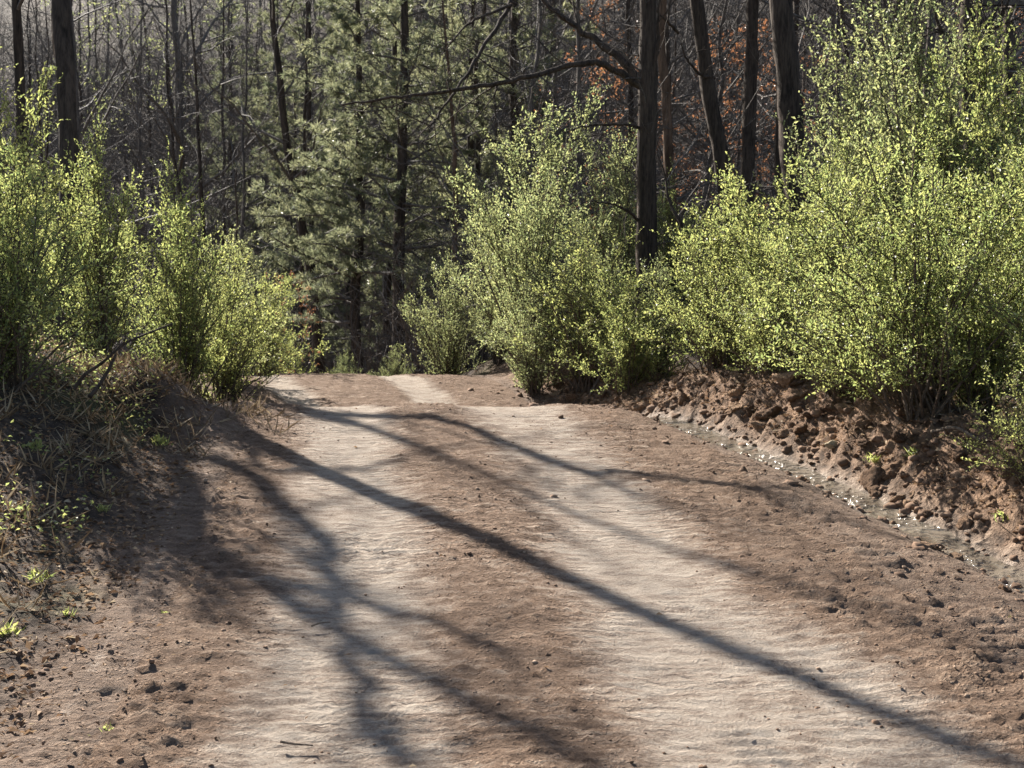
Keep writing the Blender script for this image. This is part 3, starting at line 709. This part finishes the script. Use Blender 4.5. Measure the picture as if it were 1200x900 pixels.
while len(placed) < 205 and tries < 6000:
    tries += 1
    Z = 26+74*RNG.random()**1.25; px = RNG.uniform(-60, 1260); x = (px-600)/F*Z
    if abs(x-xc_f(min(Z, 60))) < 3 and Z < 40: continue
    if shades_view(x, Z, 17): continue
    if any((x-a)**2+(Z-b_)**2 < 2.2 for a, b_ in placed): continue
    if 320 < px < 540 and Z < 48: continue
    zone = 'left' if px < 320 else 'mid' if px < 540 else 'right'
    k = len(placed); s = src[k % 7]; sc = RNG.uniform(.75, 1.15); loc = (x, Z, H(x, Z)-.05)
    if k < 7:
        s.location = loc; s.rotation_euler.z = RNG.uniform(0, 6); s.scale = (sc,)*3; s['label'] = LAB[zone]; s['group'] = GW+' '+zone
    else: copy_thing(s, loc, RNG.uniform(0, 6), sc, LAB[zone], GW+' '+zone)
    placed.append((x, Z))
for z_, w_ in (('left', 'left of the pines'), ('mid', 'behind the pines'), ('right', 'right of the pines')):
    for o in C.objects:
        if o.get('group') == GW+' '+z_: o['group'] = 'bare trees of the wood '+w_
print('wood', len(placed), tries)

# early leafing trees on the slope
GE = 'early leafing trees on the far slope'
def leafing_tree(loc, Hh, dia, label):
    root = empty('leafing_tree', loc, 0, 1, label, 'tree', GE)
    P = trunk_path(Hh, (.02, 0), 16, .06); _, Rr = trunk_mesh(P, dia/2, 'trunk', M['bark_grey'], root, 8)
    cr, tips = bare_crown(P, Rr, .15, (0, 6, 5, 0), 22, 3, .36, 'crown', M['twig'], root)
    mb = MB(); leaf_sprays(mb, tips, 3, .11, .07, .05); mb.build('foliage', M['leaf_pale'], root); return root
e1 = leafing_tree(at(165, 62), 15, .22, 'hazy yellow green tree on the slope at the upper left')
copy_thing(e1, at(110, 75), 2, 1.0, 'farther yellow green tree on the slope at the upper left', GE)
copy_thing(e1, at(295, 70), 4, .9, 'pale leafing tree on the slope left of the far pines', GE)
copy_thing(e1, at(580, 60), 1, .8, 'pale leafing tree on the slope above the two long bare limbs', GE)
copy_thing(e1, at(1120, 40), 3, .8, 'leafing tree behind the dark crossing limbs', GE)
copy_thing(e1, at(1040, 45), 5, .8, 'leafing tree behind the tallest thin shrub', GE)
# brush: fine bare twigs filling the understorey, uncountable
mb = MB()
for i in range(2700):
    Z = 24+76*RNG.random()**1.15; px = RNG.uniform(-40, 1240); x = (px-600)/F*Z
    u = x-xc_f(min(Z, 60))
    if -3 < u < 3 and Z < 34: continue
    p = np.array([x, Z, H(x, Z)-.05])
    for j in range(int(RNG.integers(3, 7))):
        a = RNG.uniform(0, 2*PI); d = np.array([math.cos(a)*.35, math.sin(a)*.35, 1])
        grow(mb, p+RNG.normal(0, .15, 3)*[1, 1, 0], d, RNG.uniform(1.0, 3.2)*(1+Z/90), .013*(.7+Z/60), 2, 3, (0, 0, 7, 0))
tag(mb.build('undergrowth', M['twig']), kind='stuff', label='thicket of fine bare brush under the wood')

# ------------------------------------------------------------------ ground clutter
def lump(mb, p, s, rnd, seed, flat=.75):
    v = []; 
    th = np.array([0.0, .62, 1.15, 1.75, 2.4, PI]); m = 8
    V = [np.array([0, 0, 1.0])]
    for t in th[1:-1]:
        for k in range(m): V.append(np.array([math.sin(t)*math.cos(2*PI*k/m+t), math.sin(t)*math.sin(2*PI*k/m+t), math.cos(t)]))
    V.append(np.array([0, 0, -1.0])); V = np.array(V)
    V = V*(1+.21*RNG.standard_normal((len(V), 1)))*np.array([RNG.uniform(.7, 1.3), RNG.uniform(.7, 1.2), flat*RNG.uniform(.7, 1.2)])
    tri = [(0, 1+k, 1+(k+1) % m) for k in range(m)]; rows = len(th)-2
    qd = [(1+r*m+k, 1+(r+1)*m+k, 1+(r+1)*m+(k+1) % m, 1+r*m+(k+1) % m) for r in range(rows-1) for k in range(m)]
    b_ = 1+(rows-1)*m; tri += [(len(V)-1, b_+(k+1) % m, b_+k) for k in range(m)]
    mb.add(np.array(p)+V*s-np.array([0, 0, s*.2]), [np.array(tri), np.array(qd)], rnd)
# large clods along the ditch: one thing each
def clod_mesh(seed, sub=4):
    import bmesh
    bm = bmesh.new(); bmesh.ops.create_icosphere(bm, subdivisions=sub, radius=1)
    co = np.array([v.co for v in bm.verts]); r = np.random.default_rng(seed)
    d = np.ones(len(co))
    for k in range(26):      # flat broken faces
        n = unit(r.standard_normal(3)); h = r.uniform(.45, .95); dd = co@n
        co = co-np.maximum(0, dd-h)[:, None]*n*.9
    d = 1+.30*fbm(co[:, 0]*2.2+seed*3, co[:, 1]*2.2+co[:, 2]*1.7, 3, seed)+.26*fbm(co[:, 0]*5+co[:, 1]*3+seed, co[:, 2]*5-co[:, 1]*4, 4, seed+5, .7)
    co = co*d[:, None]*np.array([1.1, .9, .72])
    fs = np.array([[v.index for v in f.verts] for f in bm.faces]); bm.free()
    mb = MB(); mb.add(co, fs); return mb
GC = 'clods of dug clay along the ditch'
cl_src = [clod_mesh(s).mesh('clay_clod', M['clod'], True) for s in range(6)]
def clod(x, y, s, label, group=GC, name='clay_clod', me=None, sink=.42, cat='clod'):
    o = bpy.data.objects.new(name, me or cl_src[int(RNG.integers(6))]); C.objects.link(o)
    o.location = (x, y, float(height(np.array([x]), np.array([y]))[0])+s*(.72-sink-.25)); o.rotation_euler = tuple(RNG.uniform(-.5, .5, 2))+(RNG.uniform(0, 6),)
    o.scale = (s*RNG.uniform(.8, 1.25), s*RNG.uniform(.8, 1.2), s*RNG.uniform(.8, 1.2)); return tag(o, label, cat, group)
for i in range(260):
    y = RNG.uniform(8.0, 19.5); r = .20+abs(RNG.normal(0, .55)); x = float(xc_f(y)+ud_f(y))+r
    s = float(np.clip(RNG.lognormal(-2.85, .5), .03, .17))
    clod(x, y, s, 'rough orange brown clod of dug clay on the berm beside the ditch')
for px, py, s in [(1052,612,.10),(1088,642,.10),(1180,694,.07),(1045,618,.07),(1120,655,.06)]:
    g = ground_hit(px, py); clod(g[0], g[1], s, 'brown clod lying alone on the road shoulder short of the ditch', 'clods on the right road shoulder')
g = ground_hit(975, 522); o = clod(g[0], g[1]-.05, .085, 'single pale cream rock among the brown clods above the ditch', None, 'pale_rock', clod_mesh(40).mesh('pale_rock', M['rock'], True), .0, 'rock')
g = ground_hit(930, 468); clod(g[0], g[1], .17, 'large pale tan clod crowning the berm below the bright shrubs', None)
g = ground_hit(975, 480); clod(g[0], g[1], .15, 'large rounded clod crowning the berm, left of the wide shrub stems', None)

# crumbs and pebbles scattered over the road and berm
mb = MB()
for i in range(10800):
    if i < 7000:
        y = 4.2+12*RNG.random()**1.5; u = RNG.uniform(-2.4, 3.3)
    elif i < 8200:
        y = 4.3+9*RNG.random()**1.4; u = -2.45-abs(RNG.normal(0, .7))
    else:
        y = 6+14*RNG.random(); u = float(ud_f(y))+RNG.normal(.55, .6)
    x = float(xc_f(y))+u
    t = float(tracks(np.array([x]), np.array([y]))[0]) if i < 7000 else 0
    if RNG.random() < t*.85: continue
    if i < 7000 and RNG.random() > .15+1.6*max(0, float(fbm(np.array([x*1.1]), np.array([y*1.1]), 3, 97))+.12): continue
    s = float(np.clip(RNG.lognormal(-4.9, .5), .004, .028)) if 7000 <= i < 8200 else float(np.clip(RNG.lognormal(-5.15, .5), .003, .028)) if i < 7000 else float(np.clip(RNG.lognormal(-3.8, .5), .008, .07))
    z = float(height(np.array([x]), np.array([y]))[0])
    if i < 7000: z += float(road_detail(np.array([x]), np.array([y]))[0])
    lump(mb, (x, y, z+s*.15), s, RNG.random()*(1.0 if i < 7000 else .6), i)
tag(mb.build('gravel', M['crumb'], None, True), kind='stuff', label='soil crumbs and pebbles over the road and berm')

# leaf litter on the banks
mb = MB(); n = 60000
side = RNG.random(n) < .62
y = np.where(RNG.random(n) < .7, 4.5+15*RNG.random(n), 4.5+40*RNG.random(n))
kn = RNG.random(n) < np.where(y < 8, .75, 1.0); u = np.where(side, -2.35-np.abs(RNG.normal(0, 2.6, n)), ud_f(y)+.35+np.abs(RNG.normal(0, 1, n))*np.where(RNG.random(n) < .5, .7, 2.6))
x = xc_f(y)+u; z = height(x, y)+.008
P = np.stack([x, y, z], 1); D = RNG.standard_normal((n, 3))*[1, 1, .25]; N = RNG.standard_normal((n, 3))*.45+[0, 0, 1]
P, D, N = P[kn], D[kn], N[kn]; n = len(P); s = RNG.uniform(.35, 1.3, n); mb.leaves(P, D, N, .05*s, .05*s*np.where(RNG.random(n) < .45, .14, .58), RNG.random(n), .3)
m_ = 700; y = 4.5+13*RNG.random(m_); u = np.where(RNG.random(m_) < .55, -1.9-.5*RNG.random(m_), np.where(RNG.random(m_) < .6, ud_f(y)-.35*RNG.random(m_), RNG.uniform(-2, 3, m_))); x = xc_f(y)+u
z = height(x, y)+road_detail(x, y)+.012
sl_ = RNG.uniform(.4, 1.1, m_); mb.leaves(np.stack([x, y, z], 1), RNG.standard_normal((m_, 3))*[1, 1, .2], RNG.standard_normal((m_, 3))*.35+[0, 0, 1], .042*sl_, .042*sl_*np.where(RNG.random(m_) < .5, .16, .55), RNG.random(m_), .3)
tag(mb.build('leaf_litter', M['litter']), kind='stuff', label='dead brown leaves littering the banks')
# dry grass and brush on the left bank and mound
mb = MB(); P, D = [], []
for i in range(1000):
    if i < 420:
        y0 = 6+10*RNG.random(); uu = -2.9-abs(RNG.normal(0, 1.5)); x0 = float(xc_f(y0))+uu
    elif i < 520: x0 = -3.6+RNG.normal(0, .5); y0 = 13.0+RNG.normal(0, .7)
    else: y0 = 10+9*RNG.random(); x0 = float(xc_f(y0)+ud_f(y0))+1.2+abs(RNG.normal(0, .6))
    z0 = H(x0, y0); m = int(RNG.integers(5, 12))
    for k in range(m):
        P.append((x0+RNG.normal(0, .04), y0+RNG.normal(0, .04), z0-.01)); D.append((RNG.normal(0, .8), RNG.normal(0, .8)-.2, RNG.uniform(.25, 1)))
P = np.array(P); n = len(P); mb.leaves(P, np.array(D), RNG.standard_normal((n, 3)), RNG.uniform(.08, .30, n), .008*np.ones(n), RNG.random(n), .1)
tag(mb.build('dry_grass', M['dry']), kind='stuff', label='dry straw and brush on the banks')
# low green ground cover under the left shrubs
mb = MB(); n = 9000; y = 6+13*RNG.random(n); u = -2.9-np.abs(RNG.normal(0, 1.7, n)); x = xc_f(y)+u
kp = fbm(x*.9, y*.9, 2, 77) > np.where(y < 10, .22, -.05); x, y = x[kp], y[kp]; n = len(x)
z = height(x, y)+.02+.22*RNG.random(n)**2
mb.leaves(np.stack([x, y, z], 1), RNG.standard_normal((n, 3))*[1, 1, .5], RNG.standard_normal((n, 3))*.5+[0, 0, 1], .04*RNG.uniform(.6, 1.3, n), .024*np.ones(n), RNG.random(n))
tag(mb.build('ground_cover', M['leaf']), kind='stuff', label='low green leaves under the shrubs on the left bank')

# grass tufts: one thing each
def tuft_mesh(seed, n=26, h=.05):
    r = np.random.default_rng(seed); mb = MB()
    P = r.normal(0, .026, (n, 3)); P[:, 2] = .01+.07*r.random(n)*np.exp(-(P[:, 0]**2+P[:, 1]**2)/.004)
    D = P*[6, 6, 1]+r.normal(0, .35, (n, 3)); D[:, 2] = r.uniform(.05, .7, n)
    mb.leaves(P, D, r.standard_normal((n, 3))*.4+[0, 0, .8], h*r.uniform(.5, 1.3, n), h*.5*r.uniform(.6, 1.3, n), r.random(n), .15)
    m = 14; mb.leaves(r.normal(0, .03, (m, 3))*[1, 1, 0], r.normal(0, .45, (m, 3))+[0, 0, .8], r.standard_normal((m, 3)), .11*r.uniform(.5, 1.2, m), .009*np.ones(m), r.random(m), .1)
    return mb.mesh('weed', M['leaf'])
tf = [tuft_mesh(s) for s in range(4)]
for k, (px, py, s, lab) in enumerate([
    (46,682,1.0,'bright green weed tuft in the litter at the left edge'), (80,724,.7,'small weed tuft below the brightest left weed'),
    (6,745,1.0,'weed tuft cut by the left edge of the photo'), (124,860,.6,'lowest tiny weed on the brown soil at lower left'),
    (194,722,.45,'tiny green sprout beside the left wheel track'), (188,522,1.3,'green weed at the foot of the earth mound'),
    (240,468,1.5,'yellow green tuft between mound and road'), (262,472,1.4,'yellow green tuft nearest the road below the mound'),
    (1072,538,1.2,'bright yellow green weed alone on the clay berm'), (1176,612,1.1,'bright weed beside the ditch water at the right edge'),
    (1183,728,.5,'tiny sprout on the right road shoulder'), (40,528,1.1,'dull weed in the litter under the left shrubs'),
    (120,600,.8,'dull weed half buried in litter, mid left bank'), (1022,542,1.0,'small weed left of the bright berm weed')]):
    g = ground_hit(px, py); o = bpy.data.objects.new('weed_plant', tf[k % 4]); C.objects.link(o); o.location = (g[0], g[1], H(g[0], g[1])-.01)
    o.rotation_euler.z = k*1.7; o.scale = (s, s, s*.9); tag(o, lab, 'weed', 'weeds on the banks')

# sticks, log, dead branches
def stick(name, pts, r, label, cat='stick', twigs=0, taper=.5, mat='wood'):
    root = MB(); P = np.array(pts, float); n = len(P); t = np.linspace(0, n-1, n*5)
    Q = np.stack([np.interp(t, np.arange(n), P[:, c]) for c in range(3)], 1)
    for c in range(3):
        k = np.pad(Q[:, c], 2, mode='edge'); Q[:, c] = (k[:-4]+2*k[1:-3]+3*k[2:-2]+2*k[3:-1]+k[4:])/9
    root.tube(Q, r*np.linspace(1, taper, len(Q)), 7, cap=True, rough=.07)
    for i in range(twigs):
        a = RNG.integers(3, len(Q)-1); d = unit(Q[a]-Q[a-1]); grow(root, Q[a], unit(d+rand_perp(d)), RNG.uniform(.25, .6), r*.4, 2, 3, (0, 0, 3, 0))
    return tag(root.build(name, M[mat], None, True), label, cat)
def gpt(px, py, l=0.0): g = ground_hit(px, py); return (g[0], g[1], g[2]+l)
stick('stick', [gpt(328, 874, .02), gpt(345, 877, .02), gpt(368, 880, .025)], .007, 'short thin stick lying on the road at the lower left')
stick('stick', [gpt(364, 737, .015), gpt(375, 736, .03), gpt(388, 733, .02)], .006, 'tiny dark twig lying in the shadow on the left wheel track')
stick('log', [gpt(200, 420, .02), gpt(222, 428, .05), gpt(248, 438, .05), gpt(280, 450, .0)], .045, 'dark dead log sloping from the earth mound to the road edge', 'log', 2, mat='wood')
stick('fallen_branch', mat='bark', pts=[loc_px(86, 458, 11.4), loc_px(97, 440, 11.4), loc_px(122, 424, 11.5), loc_px(145, 402, 11.6), loc_px(170, 392, 11.8), loc_px(205, 378, 12)], r=.017, label='dark crooked branch arching over the litter left of the mound', cat='branch', twigs=3)
stick('fallen_branch', mat='bark', pts=[loc_px(104, 466, 11.3), loc_px(116, 452, 11.4), loc_px(128, 432, 11.5), loc_px(136, 415, 11.6)], r=.022, label='short dark branch crossing under the crooked branch', cat='branch', twigs=2)
stick('fallen_branch', [loc_px(-5, 222, 10.5), loc_px(30, 198, 10.8), loc_px(60, 178, 11), loc_px(95, 160, 11.3)], .018, 'thin bare branch slanting up at the left edge above the shrubs', 'branch', 4) if False else None
stick('fallen_branch', [gpt(1090, 520, .1), gpt(1120, 522, .16), gpt(1150, 532, .1)], .02, 'pale dead branch on the bank under the wide shrub', 'branch', 2)
stick('fallen_branch', [gpt(690, 470, .05), gpt(706, 452, .2), gpt(722, 436, .35)], .025, 'bleached branch propped on the berm where the road dips', 'branch', 2)

# ------------------------------------------------------------------ camera, sky, sun
cam = bpy.data.objects.new('camera', bpy.data.cameras.new('camera')); C.objects.link(cam)
cam.location = CAM; cam.rotation_euler = (PI/2-PITCH, 0, 0); cam.data.sensor_width = 36; cam.data.lens = F/1200*36
cam.data.dof.use_dof = True; cam.data.dof.focus_distance = 8.0; cam.data.dof.aperture_fstop = 6.3
cam.data.clip_end = 1000; cam.data.clip_start = .05; scene.camera = cam
w = bpy.data.worlds.new('World'); scene.world = w; w.use_nodes = True; nt = w.node_tree
sky = nt.nodes.new('ShaderNodeTexSky'); sky.sky_type = 'NISHITA'; sky.sun_disc = False; sky.sun_elevation = SUN_EL; sky.sun_rotation = SUN_AZ
sky.air_density = 1.0; sky.dust_density = 1.5
nt.links.new(sky.outputs[0], nt.nodes['Background'].inputs[0]); nt.nodes['Background'].inputs[1].default_value = .055
sl = bpy.data.lights.new('sun', 'SUN'); sl.energy = 5.0; sl.angle = math.radians(.5); sl.color = (1, .93, .83)
so = bpy.data.objects.new('sun', sl); C.objects.link(so); so.rotation_euler = Vector(SUN).to_track_quat('Z', 'Y').to_euler()
scene.view_settings.view_transform = 'Standard'; scene.view_settings.look = 'None'; scene.view_settings.gamma = 1
scene.view_settings.exposure = 1.7
scene.render.engine = 'CYCLES'; scene.cycles.use_denoising = True
scene.cycles.max_bounces = 8; scene.cycles.transmission_bounces = 6; scene.cycles.diffuse_bounces = 4
